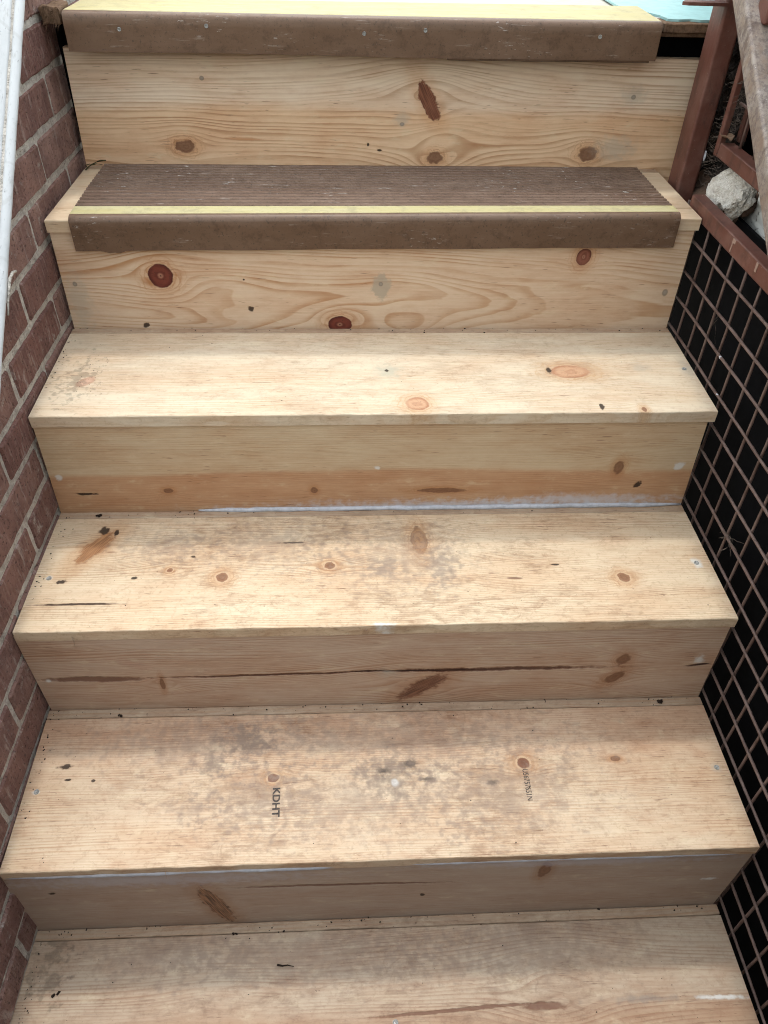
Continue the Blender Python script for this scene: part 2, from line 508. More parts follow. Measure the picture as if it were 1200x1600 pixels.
    for f, st, e2, lx, ly in es:
        if st[0] is None:
            continue
        e = nb.m('SQRT', e2)
        er = e + rag * (st[4] * 1.15) + wz * (st[4] * 1.5)
        soft = st[3]
        mask = 1.0 - nb.smooth(er, 1.0 - soft, 1.0 + soft * .25)
        if st[6] == 0:
            c = nb.mix(nb.smooth(er, .3, .95), st[0], st[1])
        elif st[6] == 3:   # torn fibres running along the long axis
            fl = nb.noise(nb.comb(lx * 25., ly * 420., 2.0), 1.0, 3.0, .6)
            c = nb.mix(nb.smooth(fl, .38, .62), st[0], st[1])
        else:
            ring = nb.m('SINE', er * (13. if st[6] == 1 else 8.) + wz * 5.)
            rm = nb.smooth(ring, -.6, 1.0) * .45
            ck = nb.noise(nb.comb(u * 260., v * 260., 5.0), 1.0, 3.0, .7)
            side = nb.smooth(nb.noise(nb.comb(u * 38., v * 38., 8.0), 1.0, 2.0), .35, .62) * .75 + .25
            if st[6] == 4:      # dark heart, pale collar, thin resin line
                c = nb.mix(rm, st[0], nb.mix(1.0, st[0], (.55, .5, .5), 'MULTIPLY'))
                c = nb.mix(nb.smooth(er, .58, .74), c, (.58, .40, .25))
                c = nb.mix(nb.smooth(er, .84, .98) * side, c, st[1])
            else:
                rim = nb.smooth(er, .55 if st[6] == 2 else .62, .95) * side
                c = nb.mix(nb.m('MAXIMUM', rm, rim), st[0], st[1])
            c = nb.mix(nb.smooth(ck, .57, .70) * .55, c, (.06, .028, .018))
            if st[6] == 2 and f[0] != 'oval':
                c = nb.mix((1.0 - nb.smooth(er, .10, .30)) * .7, c, (.40, .19, .12))
                c = nb.mix((1.0 - nb.smooth(er, .03, .09)) * .8, c, (.05, .02, .015))
            # growth lines wrapped round the knot
            gl = nb.smooth(nb.m('SINE', er * 15. + wz * 9. + dr * 6.), .25, 1.0) * (1.0 - nb.smooth(er, 1.0, 2.7)) * side
            col = nb.mix(gl * .55, col, late)
        if st[5] > 0 and st[6]:   # resin-stained wood round the knot
            halo = (1.0 - nb.smooth(er, .8, 2.4)) * .5
            col = nb.mix(halo, col, nb.mix(1.0, col, (.80, .58, .40), 'MULTIPLY'))
        col = nb.mix(mask * st[2], col, c)
        if f[0] in ('dark', 'crack', 'streak', 'split'):
            hole = mask if hole is None else nb.m('MAXIMUM', hole, mask)
    h = late_m * cm * .5 + fib * .7 + rag * .4 + mo * .4
    if hole is not None:
        h = h - hole * 3.0
    nb.bump(h, .5, .0011)
    return nb.fin(col, nb.m('ADD', dr * .16, gloss - .06), .28)

# ------------------------------------------------------------------ plain materials
def m_brick():
    nb = NB('fired_clay')
    rnd = nb.rnd()
    p = nb.pos()
    pr = nb.addv(p, nb.comb(rnd * 9., rnd * 5., rnd * 3.))
    base = nb.mix(rnd, (.165, .082, .068), (.29, .18, .15))
    n1 = nb.noise(pr, 17., 4., .7)
    base = nb.mix(nb.smooth(n1, .36, .66) * .75, base, (.125, .068, .060))
    drag = nb.noise(nb.scalev(pr, (60., 190., 24.)), 1.0, 3., .65)   # wire-cut drag lines
    base = nb.mix(nb.smooth(drag, .50, .72) * .55, base, (.30, .205, .175))
    pit = nb.noise(pr, 210., 2., .6)
    base = nb.mix(nb.smooth(pit, .58, .68) * .75, base, (.045, .024, .021))
    scuff = nb.noise(nb.scalev(pr, (60., 55., 16.)), 1.0, 4., .75)
    base = nb.mix(nb.smooth(scuff, .55, .72) * .6, base, (.40, .34, .31))
    sm = nb.noise(pr, 30., 5., .75)
    base = nb.mix(nb.smooth(sm, .60, .70) * .7, base, (.40, .37, .335))
    nb.bump(n1 * .8 + pit * -.9 + drag * .8 + sm * .6, .9, .0035)
    return nb.fin(base, .9, .15)

def m_mortar():
    nb = NB('mortar')
    p = nb.pos()
    a = nb.noise(p, 70., 4., .75); b = nb.noise(p, 300., 2., .6)
    c = nb.mix(nb.smooth(a, .34, .70), (.54, .505, .455), (.32, .295, .265))
    c = nb.mix(nb.smooth(b, .58, .70) * .7, c, (.16, .14, .12))
    nb.bump(a + b * .8, 1.0, .004)
    return nb.fin(c, .95, .1)

def m_white_paint():
    nb = NB('weathered_white_paint')
    p = nb.pos()
    a = nb.noise(p, 9., 5., .65); b = nb.noise(nb.scalev(p, (90., 30., 30.)), 1.0, 5., .75)
    c = nb.mix(nb.smooth(a, .45, .8) * .5, (.47, .485, .495), (.33, .345, .35))
    c = nb.mix(nb.smooth(b, .54, .70) * .6, c, (.27, .27, .265))
    q = nb.noise(nb.scalev(p, (220., 60., 60.)), 1.0, 4., .7)
    c = nb.mix(nb.smooth(q, .62, .72) * .75, c, (.10, .10, .10))
    cr = nb.voro(nb.scalev(p, (3., 5., 5.)), 1.0, 'DISTANCE_TO_EDGE')
    c = nb.mix((1.0 - nb.smooth(cr, .004, .012)) * .45, c, (.36, .36, .36))
    nb.bump(a * .7 + b * .5, .5, .0015)
    return nb.fin(c, .55, .4)

def m_rubber(name, base, dust, scuff):
    nb = NB(name)
    p = nb.pos()
    a = nb.noise(nb.scalev(p, (7., 16., 16.)), 1.0, 6., .68)
    c = nb.mix(nb.smooth(a, .35, .75) * .55, base, dust)
    s = nb.noise(nb.scalev(p, (18., 190., 190.)), 1.0, 5., .7)
    c = nb.mix(nb.smooth(s, .60, .74) * scuff, c, (.52, .46, .41))
    s3 = nb.noise(nb.scalev(p, (60., 320., 320.)), 1.0, 3., .7)
    blot = nb.noise(p, 11., 2.)
    c = nb.mix(nb.smooth(s3, .62, .70) * nb.smooth(blot, .52, .66) * min(1.0, scuff * 1.6), c, (.72, .70, .67))
    k = nb.noise(p, 260., 2., .6)
    c = nb.mix(nb.smooth(k, .60, .72) * .6, c, (.04, .028, .020))
    gr = nb.noise(p, 55., 4., .75)
    c = nb.mix(nb.smooth(gr, .48, .70) * .55, c, nb.mix(1.0, c, (.50, .46, .42), 'MULTIPLY'))
    nb.bump(a * .4 + s * .3 + k * -.3, .35, .0012)
    return nb.fin(c, nb.m('ADD', a * .25, .34), .42)

def m_yellow():
    nb = NB('worn_yellow_strip')
    p = nb.pos()
    a = nb.noise(nb.scalev(p, (9., 60., 60.)), 1.0, 5., .7)
    c = nb.mix(nb.smooth(a, .35, .7) * .7, (.47, .41, .20), (.50, .45, .28))
    k = nb.noise(nb.scalev(p, (220., 420., 420.)), 1.0, 3., .6)
    c = nb.mix(nb.smooth(k, .62, .72) * .6, c, (.26, .22, .13))
    g = nb.noise(p, 38., 5., .7)
    c = nb.mix(nb.smooth(g, .48, .70) * .65, c, (.33, .285, .175))
    nb.bump(a * .3 + k * .7, .4, .0008)
    return nb.fin(c, .7, .3)

def m_steel(name, base, dust, rust=.5, chips=.3, blot=0.):
    nb = NB(name)
    p = nb.pos()
    a = nb.noise(p, 26., 6., .7)
    c = nb.mix(nb.smooth(a, .4, .72) * .7, base, dust)
    b = nb.noise(p, 90., 5., .7)
    c = nb.mix(nb.smooth(b, .58, .72) * rust, c, (.10, .042, .022))
    if blot:
        bl = nb.noise(p, 130., 5., .8)
        c = nb.mix(nb.smooth(bl, .46, .60) * blot, c, (.13, .10, .095))
        b2 = nb.noise(p, 34., 4., .7)
        c = nb.mix(nb.smooth(b2, .50, .68) * blot, c, (.22, .155, .115))
    sc = nb.noise(nb.scalev(p, (30., 30., 14.)), 1.0, 5., .75)
    c = nb.mix(nb.smooth(sc, .50, .64) * .6, c, (.055, .028, .022))
    ch = nb.noise(p, 210., 3., .6)
    c = nb.mix(nb.smooth(ch, .68, .75) * chips, c, (.55, .50, .46))
    nb.bump(a * .5 + b * .6 + ch * .3, .4, .0012)
    return nb.fin(c, nb.m('ADD', a * .3, .38), .4)

def m_flat(name, col, rough=.8, var=.3, scale=60., spec=.25, bump=.4, col2=None):
    nb = NB(name)
    p = nb.pos()
    a = nb.noise(p, scale, 5., .65)
    d = col2 if col2 else tuple(x * (1 - var) for x in col)
    nb.bump(a, bump, .0015)
    return nb.fin(nb.mix(nb.smooth(a, .35, .7), col, d), rough, spec)

def m_plaster():
    nb = NB('flaking_plaster')
    p = nb.pos()
    a = nb.noise(nb.scalev(p, (40., 34., 60.)), 1.0, 6., .75, 1.2)
    f = nb.smooth(a, .585, .62)
    c = nb.mix(f, (.66, .67, .64), (.16, .14, .12))
    b = nb.noise(p, 18., 4., .6)
    c = nb.mix(nb.smooth(b, .5, .8) * .5, c, (.48, .46, .40))
    nb.bump(b * .4 - f * 1.4, .8, .003)
    return nb.fin(c, .85, .2)

def m_foam():
    nb = NB('broken_foam')
    p = nb.pos()
    a = nb.noise(p, 70., 5., .7); b = nb.noise(nb.scalev(p, (300., 420., 260.)), 1.0, 3., .6)
    c = nb.mix(nb.smooth(a, .38, .68), (.84, .80, .73), (.62, .56, .48))
    c = nb.mix(nb.smooth(b, .58, .7) * .5, c, (.42, .35, .28))
    c = nb.mix(nb.smooth(nb.noise(p, 24., 3., .6), .55, .75) * .5, c, (.46, .36, .27))
    nb.bump(a + b * .8, 1.0, .006)
    return nb.fin(c, .9, .15)

M = {}
M['brick'] = m_brick(); M['mortar'] = m_mortar(); M['white'] = m_white_paint()
M['mat_face'] = m_rubber('brown_vinyl', (.130, .073, .042), (.195, .122, .080), .3)
M['mat_rib'] = m_rubber('brown_vinyl_ribs', (.15, .092, .064), (.28, .195, .145), .8)
M['yellow'] = m_yellow()
M['steel'] = m_steel('brown_steel_paint', (.125, .046, .032), (.19, .098, .076), .6, .35)
M['rod'] = m_steel('rusty_wire', (.125, .078, .064), (.20, .142, .122), .6, .25)
M['grey_rail'] = m_steel('dirty_rail_paint', (.24, .19, .155), (.33, .30, .275), .35, .6, .75)
M['black'] = m_flat('dark_void_panel', (.004, .004, .005), .85, .4, 30., .08)  # near-black colour that paints the darkness of the voids
M['fabric'] = m_flat('torn_black_fabric', (.016, .014, .014), .95, .3, 300., .1, 1.0, (.07, .058, .05))
M['fibre'] = m_flat('dry_fibre', (.13, .10, .08), .95, .5, 200.)
M['mud'] = m_flat('mud', (.13, .085, .062), .95, .6, 70., .1, 1.0)
M['plaster'] = m_plaster(); M['foam'] = m_foam()
M['turquoise'] = m_flat('turquoise_deck_paint', (.32, .55, .56), .6, .15, 40.)
M['palemat'] = m_flat('pale_landing_floor', (.50, .47, .40), .7, .12, 50.)
M['oldwood'] = m_flat('rotten_wood', (.20, .125, .08), .9, .5, 160., .15, 1.0)
M['caulk'] = m_flat('caulk', (.55, .56, .60), .5, .25, 90., .4)
M['caulk_grey'] = m_flat('grey_caulk', (.40, .39, .41), .5, .2, 90., .4)
M['screw'] = m_flat('zinc_screw', (.36, .36, .34), .4, .6, 400., .6)
M['dirt'] = m_flat('dirt', (.035, .024, .018), .95, .5, 300., .1)
M['sprig'] = m_flat('dry_sprig', (.07, .062, .03), .9, .4, 200., .2)
M['ink'] = m_flat('ink', (.05, .042, .04), .8, .3, 700., .2, .2, (.12, .095, .08))
M['ground'] = m_flat('concrete', (.30, .28, .26), .9, .3, 6.)
M['shade_wall_mat'] = m_flat('shade_wall_dark', (.13, .115, .10), .9, .4, 9.)
M['drip'] = m_flat('old_primer', (.36, .24, .19), .7, .25, 150.)
# ------------------------------------------------------------------ setting
g = link('ground', box_mesh('ground', -40, 40, -40, 40, -.80, -.60), M['ground']); g['kind'] = 'structure'

# unseen wall added behind the viewer to shade the lower steps
rw = link('added_shade_wall', box_mesh('added_shade_wall', -2.6, 2.6, -1.05, -.80, -.60, 1.35, .01), M['shade_wall_mat'])
tag(rw, 'added dark wall, unseen behind the viewer, that shades the lower steps', 'wall')

# ------------------------------------------------------------------ staircase
Z = [0, .1964, .3939, .5868, .7801]
Y = [0, .25, .4948, .7394, .9909]
YF = {0: .003, 1: .253, 2: .4958, 3: .7420, 4: .9950, 5: 1.2406}
# front edge (xL, zL, xR, zR), back edge (xL, zL, xR, zR)
TF = {-1: (-.52, -.193, .512, -.193), 0: (-.525, -.004, .517, .004), 1: (-.5145, .1928, .5107, .2042), 2: (-.5169, .3909, .5136, .395),
      3: (-.5145, .5851, .5146, .587), 4: (-.5126, .7777, .5197, .7847)}
TB = {-1: (-.52, -.193, .512, -.193), 0: (-.5225, -.010, .5126, .008), 1: (-.5166, .2035, .5140, .2035), 2: (-.5168, .3972, .5120, .3985),
      3: (-.5158, .5925, .5168, .5922), 4: (-.507, .784, .5206, .784)}
RX = {0: (-.52, -.52, .512, .512), 1: (-.5240, -.5260, .5113, .5089), 2: (-.5185, -.5140, .5084, .5123), 3: (-.5139, -.5174, .5052, .5111),
      4: (-.5107, -.5136, .5153, .5152), 5: (-.5045, -.510, .5600, .5600)}

def profile_board(name, prof, xl, xr, zoff, n=70, rag=.0008, seed=0.):
    """extrude a closed (v, w) profile along u; xl/xr give the two ends as functions of v, zoff(s, v) bends it"""
    verts = []; faces = []
    k = len(prof)
    for i in range(n + 1):
        s = i / n
        for j, (v, w, edge) in enumerate(prof):
            x = xl(v) + (xr(v) - xl(v)) * s
            nv = 0.
            if edge:
                nv = mnoise.noise(Vector((x * 45., seed * 7.3, j * .15))) * rag + mnoise.noise(Vector((x * 190., seed * 3.1, j * .15))) * rag * .8
            verts.append((x, v + nv * edge, w + zoff(s, v) - abs(nv) * abs(edge) * .6))
    for i in range(n):
        for j in range(k):
            j2 = (j + 1) % k
            faces.append((i * k + j, i * k + j2, (i + 1) * k + j2, (i + 1) * k + j))
    faces.append(tuple(range(k))); faces.append(tuple(n * k + j for j in range(k)))
    return mesh_from(name, verts, faces)

def lerp(a, b, t): return a + (b - a) * t

def tread_part(name, k, v0, v1, mat, parent, depth, seed=0., t=.0188, drop=0.):
    f, b = TF[k], TB[k]
    top = Z[k] if k >= 0 else -.193
    r = .0014
    prof = [(v0, -t, .5), (v0, -r, 1), (v0 + r * .35, -r * .35, 1), (v0 + r, 0, .4), (v0 + (v1 - v0) * .33, 0, 0), (v0 + (v1 - v0) * .66, 0, 0), (v1 - r, 0, 0), (v1, -r, -.6), (v1, -t, 0)]
    xl = lambda v: lerp(f[0], b[0], v / depth)
    xr = lambda v: lerp(f[2], b[2], v / depth)
    zo = lambda s, v: lerp(lerp(f[1], f[3], s), lerp(b[1], b[3], s), v / depth) - top - drop
    o = link(name, profile_board(name, prof, xl, xr, zo, seed=seed), mat, parent)
    o.location = (0, Y[k] if k >= 0 else -.25, top)
    return o

stair = empty('staircase', (0, 0, -.6))
tag(stair, 'bare pine staircase with knotty treads and risers climbing between brick wall and wire mesh', 'staircase')
def under(o, parent=stair):
    """keep the world placement while parenting to the staircase empty"""
    o.parent = parent
    o.matrix_parent_inverse = Matrix.Translation((0, 0, .6))
    return o

WOOD = {  # lower boards darker, top riser lighter: part of the light falloff is painted in
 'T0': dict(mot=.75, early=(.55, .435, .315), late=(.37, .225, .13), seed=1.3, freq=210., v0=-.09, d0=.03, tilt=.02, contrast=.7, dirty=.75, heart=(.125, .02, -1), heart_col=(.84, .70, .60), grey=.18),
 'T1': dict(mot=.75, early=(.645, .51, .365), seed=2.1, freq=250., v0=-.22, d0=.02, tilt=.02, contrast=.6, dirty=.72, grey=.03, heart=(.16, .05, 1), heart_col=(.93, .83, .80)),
 'T2': dict(mot=.6, seed=3.4, freq=270., v0=.45, d0=.03, tilt=.02, contrast=.6, dirty=.75, early=(.70, .565, .40)),
 'T3': dict(seed=4.2, freq=240., v0=-.30, d0=.03, tilt=.01, contrast=.42, dirty=.4, early=(.69, .585, .44), late=(.50, .31, .15)),
 'T4': dict(seed=5.7, freq=240., v0=-.30, d0=.03, tilt=.01, contrast=.45, dirty=.0, early=(.69, .56, .40)),
 'R0': dict(seed=6.1, freq=200., v0=-.1, d0=.02, tilt=.03, contrast=.7),
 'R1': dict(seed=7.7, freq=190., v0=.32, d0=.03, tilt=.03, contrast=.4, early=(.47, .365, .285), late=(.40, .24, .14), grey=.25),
 'R2': dict(seed=8.3, freq=235., v0=.30, d0=.02, tilt=.04, contrast=.75, early=(.56, .415, .31), late=(.38, .21, .11)),
 'R3': dict(seed=9.2, freq=270., v0=-.20, d0=.02, tilt=.02, contrast=.48, heart=(.078, .006, -1), heart_col=(.89, .70, .61), early=(.62, .485, .325), late=(.46, .27, .13), wav=.006),
 'R4': dict(seed=10.4, freq=175., v0=.045, d0=.028, tilt=.045, contrast=.78, early=(.70, .535, .385), late=(.46, .235, .10), wav=.010),
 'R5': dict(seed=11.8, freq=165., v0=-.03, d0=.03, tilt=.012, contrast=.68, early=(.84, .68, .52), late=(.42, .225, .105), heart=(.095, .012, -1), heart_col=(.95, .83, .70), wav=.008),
}
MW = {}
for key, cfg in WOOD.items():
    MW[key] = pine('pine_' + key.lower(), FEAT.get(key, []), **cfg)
MW['strip'] = pine('pine_strip', [], seed=14.2, freq=250., v0=-.3, contrast=.6, dirty=.6, grey=.1, early=(.47, .36, .255))

tread_obj = {}
for k in range(0, 5):
    yb = YF[k + 1] - Y[k]          # face of the riser behind
    gapv = yb - .0165
    if k == 4:
        t4 = tread_part('tread', 4, 0, .0465, MW['T4'], None, yb, seed=4.1); under(t4)
        t4b = tread_part('tread', 4, .0475, gapv - .006, MW['T4'], None, yb, seed=4.6); under(t4b)
        tread_obj[4] = t4
        st = tread_part('filler_strip', 4, gapv - .005, yb - .001, MW['strip'], None, yb, seed=4.9, drop=.0006); under(st)
        continue
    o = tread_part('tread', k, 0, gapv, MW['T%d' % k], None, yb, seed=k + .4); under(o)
    tread_obj[k] = o
    st = tread_part('filler_strip', k, gapv + .0009, yb - .0006, MW['strip'], None, yb, seed=k + .9, drop=.0005); under(st)
o = tread_part('tread', -1, 0, .248, MW['T3'], None, .25, seed=8.); under(o)

riser_obj = {}
for k in range(0, 6):
    zb = (Z[k - 1] + .003) if k >= 1 else -.19
    if k < 5: zt = Z[k] - .012
    else: zt = .9655
    x = RX[k]
    h = zt - zb
    e = .0012
    lo = {1: -.016, 5: -.09}.get(k, -.004)
    prof = [(lo, -.018, 0), (lo, 0, 0), (h * .3, 0, 0), (h * .7, 0, 0), (h - e, 0, .5), (h, -e, .8), (h, -.018, 0)]
    xl = lambda v, x=x, h=h: lerp(x[1], x[0], v / h)
    xr = lambda v, x=x, h=h: lerp(x[3], x[2], v / h)
    dz = (lambda s, v: 0.0)
    me = profile_board('riser', prof, xl, xr, dz, seed=20 + k)
    if k == 5:     # the top edge falls slightly to the right
        for vt in me.vertices:
            if vt.co.y > h * .6: vt.co.y -= .006 * (vt.co.x + .5)
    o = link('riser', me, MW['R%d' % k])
    o.location = (0, YF[k], zb)
    o.rotation_euler = (math.pi / 2, 0, 0)
    under(o)
    riser_obj[k] = o

# screws, countersunk in the treads
def screw_mesh():
    bm = bmesh.new()
    bmesh.ops.create_cone(bm, cap_ends=True, segments=14, radius1=.0042, radius2=.0036, depth=.0016)
    top = [f for f in bm.faces if f.normal.z > .9]
    r = bmesh.ops.inset_region(bm, faces=top, thickness=.0018, depth=0)
    for f in top: f.select = True
    bmesh.ops.translate(bm, verts=list({v for f in top for v in f.verts}), vec=(0, 0, -.0009))
    return bm_mesh('screw', bm)
SCREW = screw_mesh()
def screw_on(parent, u, v, w=.0004, s=1.0):
    o = link('screw', SCREW, M['screw'], parent)
    o.location = (u, v, w); o.scale = (s, s, 1)
    o.rotation_euler = (random.uniform(-.08, .08), random.uniform(-.08, .08), random.uniform(0, 3))
    return o
def surf(k, u, v):
    f, b = TF[k], TB[k]
    s = (u + .515) / 1.03
    return lerp(lerp(f[1], f[3], s), lerp(b[1], b[3], s), v / (YF[k + 1] - Y[k])) - Z[k]
for k, u, v in ((3, .5020, .1203), (2, -.4949, .1013), (2, .4905, .1115), (1, -.4979, .112), (1, .4952, .1202), (0, .0102, .1136)):
    screw_on(tread_obj[k], u, v, surf(k, u, v) + .0002)

# printed lumber stamps, a film of ink on the wood
def stamp(name, text, u, v, length, height, rot, parent, k, bold=.03):
    cu = bpy.data.curves.new(name, 'FONT')
    cu.body = text; cu.size = 1.0; cu.extrude = 0; cu.offset = bold
    tmp = bpy.data.objects.new(name + '_tmp', cu)
    C.objects.link(tmp)
    bpy.context.view_layer.update()
    me = bpy.data.meshes.new_from_object(tmp.evaluated_get(bpy.context.evaluated_depsgraph_get()))
    bpy.data.objects.remove(tmp)
    xs = [q.co.x for q in me.vertices]; ys = [q.co.y for q in me.vertices]
    for q in me.vertices:
        a = (q.co.x - min(xs)) / (max(xs) - min(xs)) * length
        b = (q.co.y - min(ys)) / (max(ys) - min(ys)) * height
        x = u + a * math.cos(rot) - b * math.sin(rot)
        y = v + a * math.sin(rot) + b * math.cos(rot)
        q.co = (x, y, surf(k, x, y) + .0004)
    me.materials.clear()
    return link(name, me, M['ink'], parent)
s1 = stamp('lumber_stamp', 'KDHT', -.1608, .1074, .0432, .0108, math.radians(-88), tread_obj[1], 1)
s1['label'] = 'black KDHT stamp printed on the tread'
s2 = stamp('lumber_stamp', 'U56757651N', .2048, .126, .0485, .0082, math.radians(-91), tread_obj[1], 1, .004)
s2['label'] = 'small serial number stamped below the knot'

# caulk beads
def bead(name, pts, r, mat, parent_keep=True):
    vs = []
    for i in range(len(pts) - 1):
        a, b = Vector(pts[i]), Vector(pts[i + 1])
        for t in range(24): vs.append(a.lerp(b, t / 24))
    vs.append(Vector(pts[-1]))
    vs = [p + Vector((0, mnoise.noise(p * 30) * r * .35, mnoise.noise(p * 41) * r * .3)) for p in vs]
    me = tube_mesh(name, vs, r, 8, lambda t: (.35 + .65 * min(1, t * 14, (1 - t) * 14)) * (1 + .3 * mnoise.noise(Vector((t * 31., r * 1e3, 0)))))
    o = link(name, me, mat)
    return under(o)
o = bead('caulk_bead', [(-.294, .7405, .3985), (.1, .7400, .3995), (.510, .7408, .4000)], .0042, M['caulk']); o['label'] = 'white caulk bead along the foot of the riser'
o = bead('caulk_bead', [(-.512, .2512, .1760), (-.30, .2512, .1785), (-.06, .2512, .1810)], .0034, M['caulk_grey']); o['label'] = 'grey caulk bead under the nosing'
o = bead('caulk_bead', [(.03, .2512, .1822), (.25, .2512, .1845), (.49, .2512, .1850)], .0026, M['caulk_grey']); o['label'] = 'thin grey caulk bead under the nosing'

# ------------------------------------------------------------------ landing
land = empty('landing', (0, 1.3, 1.0)); land['kind'] = 'structure'
def keep(o, parent):
    o.parent = parent
    o.matrix_parent_inverse = Matrix.Translation(parent.location).inverted()
    return o
keep(link('landing_floor', box_mesh('landing_floor', -.50, .475, 1.262, 3.2, .985, 1.0125, .001), M['palemat']), land)
def plate(name, pts, z0, z1, mat):
    n = len(pts)
    vs = [(x, y, z0) for x, y in pts] + [(x, y, z1) for x, y in pts]
    fs = [tuple(range(n)), tuple(range(n, 2 * n))] + [(i, (i + 1) % n, n + (i + 1) % n, n + i) for i in range(n)]
    return link(name, mesh_from(name, vs, fs), mat)
keep(plate('painted_board', [(.4752, 1.262), (.478, 1.230), (.495, 1.224), (.515, 1.229), (.53, 1.222), (.60, 1.225), (1.6, 1.228), (1.6, 3.2), (.43, 3.2), (.43, 1.36)], 1.0150, 1.0185, M['turquoise']), land)
# rotten edge of the old deck right of the nosing, black void under it
rb = box_mesh('deck_edge_board', .470, .62, 1.212, 1.262, 1.0015, 1.0145, .0015, 1, .0016, 9)
keep(link('deck_edge_board', rb, M['oldwood']), land)
keep(link('trim_board', box_mesh('trim_board', .468, .62, 1.220, 1.26, .9945, 1.0005, .001, 1, .0006, 5), M['oldwood']), land)
keep(link('dark_deck_void', box_mesh('dark_deck_void', -.517, .62, 1.2635, 1.271, .80, .9943), M['black']), land)  # added black panel, paints the shade in the void under the deck edge

# ------------------------------------------------------------------ brown stair-tread covers
def cover(name, label, x0, x1, yf, ztop, hface, yback, strip, ribs, tilt=0., tab=None, seed=0., xb=0.):
    root = empty(name, ((x0 + x1) / 2, yf, ztop))
    tag(root, label, 'tread cover')
    def ext(nm, prof, mat, n=110, smooth=True, wob=.0):
        verts = []; faces = []; k = len(prof)
        for i in range(n + 1):
            s = i / n
            for j, (y, z, fz) in enumerate(prof):
                ins = xb * max(0, (y - yf)) / .2
                x = lerp(x0 + ins, x1 - ins, s)
                wz = mnoise.noise(Vector((x * 6., seed, 0))) * .0016 + mnoise.noise(Vector((x * 28., seed, 4))) * .0005
                dz = wz * fz + tilt * (s - .5) * max(0., 1 - (y - yf) / .12)
                dy = mnoise.noise(Vector((x * 5., seed + 3, fz))) * .0012 * (1 if fz else .3)
                if tab and fz > .9 and tab[0] < x < tab[1]:
                    dz -= tab[2] * (1 - abs(2 * (x - tab[0]) / (tab[1] - tab[0]) - 1) ** 4) * (.75 + .25 * math.sin(x * 900))
                verts.append((x, y + dy, z + dz))
        for i in range(n):
            for j in range(k):
                j2 = (j + 1) % k
                faces.append((i * k + j, i * k + j2, (i + 1) * k + j2, (i + 1) * k + j))
        faces.append(tuple(range(k))); faces.append(tuple(n * k + j for j in range(k)))
        me = mesh_from(nm, verts, faces)
        if smooth:
            for p in me.polygons: p.use_smooth = len(p.vertices) == 4
            me.set_sharp_from_angle(angle=math.radians(32))
        return keep(link(nm, me, mat), root)
    th = .0042
    R = .0115
    prof = [(yf, ztop - hface, 1), (yf, ztop - R * 1.6, .2)]
    for t in range(1, 7):
        a = t / 6 * math.pi / 2
        prof.append((yf + R - R * math.cos(a), ztop - R + R * math.sin(a), 0))
    y1 = yf + strip[0]
    prof += [(y1, ztop, 0), (y1, ztop - th, 0), (yf + R, ztop - th, 0), (yf + th, ztop - R, 0), (yf + th, ztop - hface, 1)]
    ext('nosing_flap', prof, M['mat_face'])
    y2 = yf + strip[1]
    ext('grip_strip', [(y1 + .0006, ztop - th, 0), (y1 + .0006, ztop - .0006, 0), (y1 + .0016, ztop + .0002, 0), (y2 - .0016, ztop + .0002, 0), (y2 - .0006, ztop - .0006, 0), (y2 - .0006, ztop - th, 0)], M['yellow'])
    if ribs:
        prof = [(y2, ztop - th, 0)]
        pitch = (yback - y2) / ribs
        for r in range(ribs):
            a = y2 + r * pitch
            prof += [(a + .0004, ztop - .0026, 0), (a + pitch * .16, ztop + .0002, 0), (a + pitch * .70, ztop + .0002, 0), (a + pitch * .86, ztop - .0026, 0)]
        prof += [(yback, ztop - .0016, 0), (yback, ztop - th, 0)]
        ext('ribbed_pad', prof, M['mat_rib'], smooth=False)
    return root

cvE = cover('tread_cover', 'brown ribbed vinyl tread cover with pale yellow strip on the highest full tread', -.4745, .4835, .9855, .7885, .0525, 1.2355, (.0145, .046), 15,
            tilt=.009, tab=(-.432, -.396, .0048), seed=1.7)
cvF = cover('tread_cover', 'brown nosing cover screwed to the landing edge with pale yellow strip', -.4810, .4610, 1.1960, 1.0195, .0535, 1.262, (.0145, .150), 0,
            tilt=-.004, seed=6.2)
for x, z in ((-.3966, .9986), (-.2613, 1.0045), (-.0148, .9972), (.0822, 1.0027), (.3627, .9973)):
    o = link('screw', SCREW, M['screw'])
    o.rotation_euler = (math.pi / 2 + .1, random.uniform(-.2, .2), 0)
    o.location = (x, 1.1955, z); o.scale = (.75, .75, 1)
    keep(o, cvF)
# folded lower lip under the landing cover, right of centre
lip = box_mesh('folded_lip', .12, .452, 1.1985, 1.2035, .9612, .9672, .0012, 2, .0007, 12)
keep(link('folded_lip', lip, M['mat_face']), cvF)

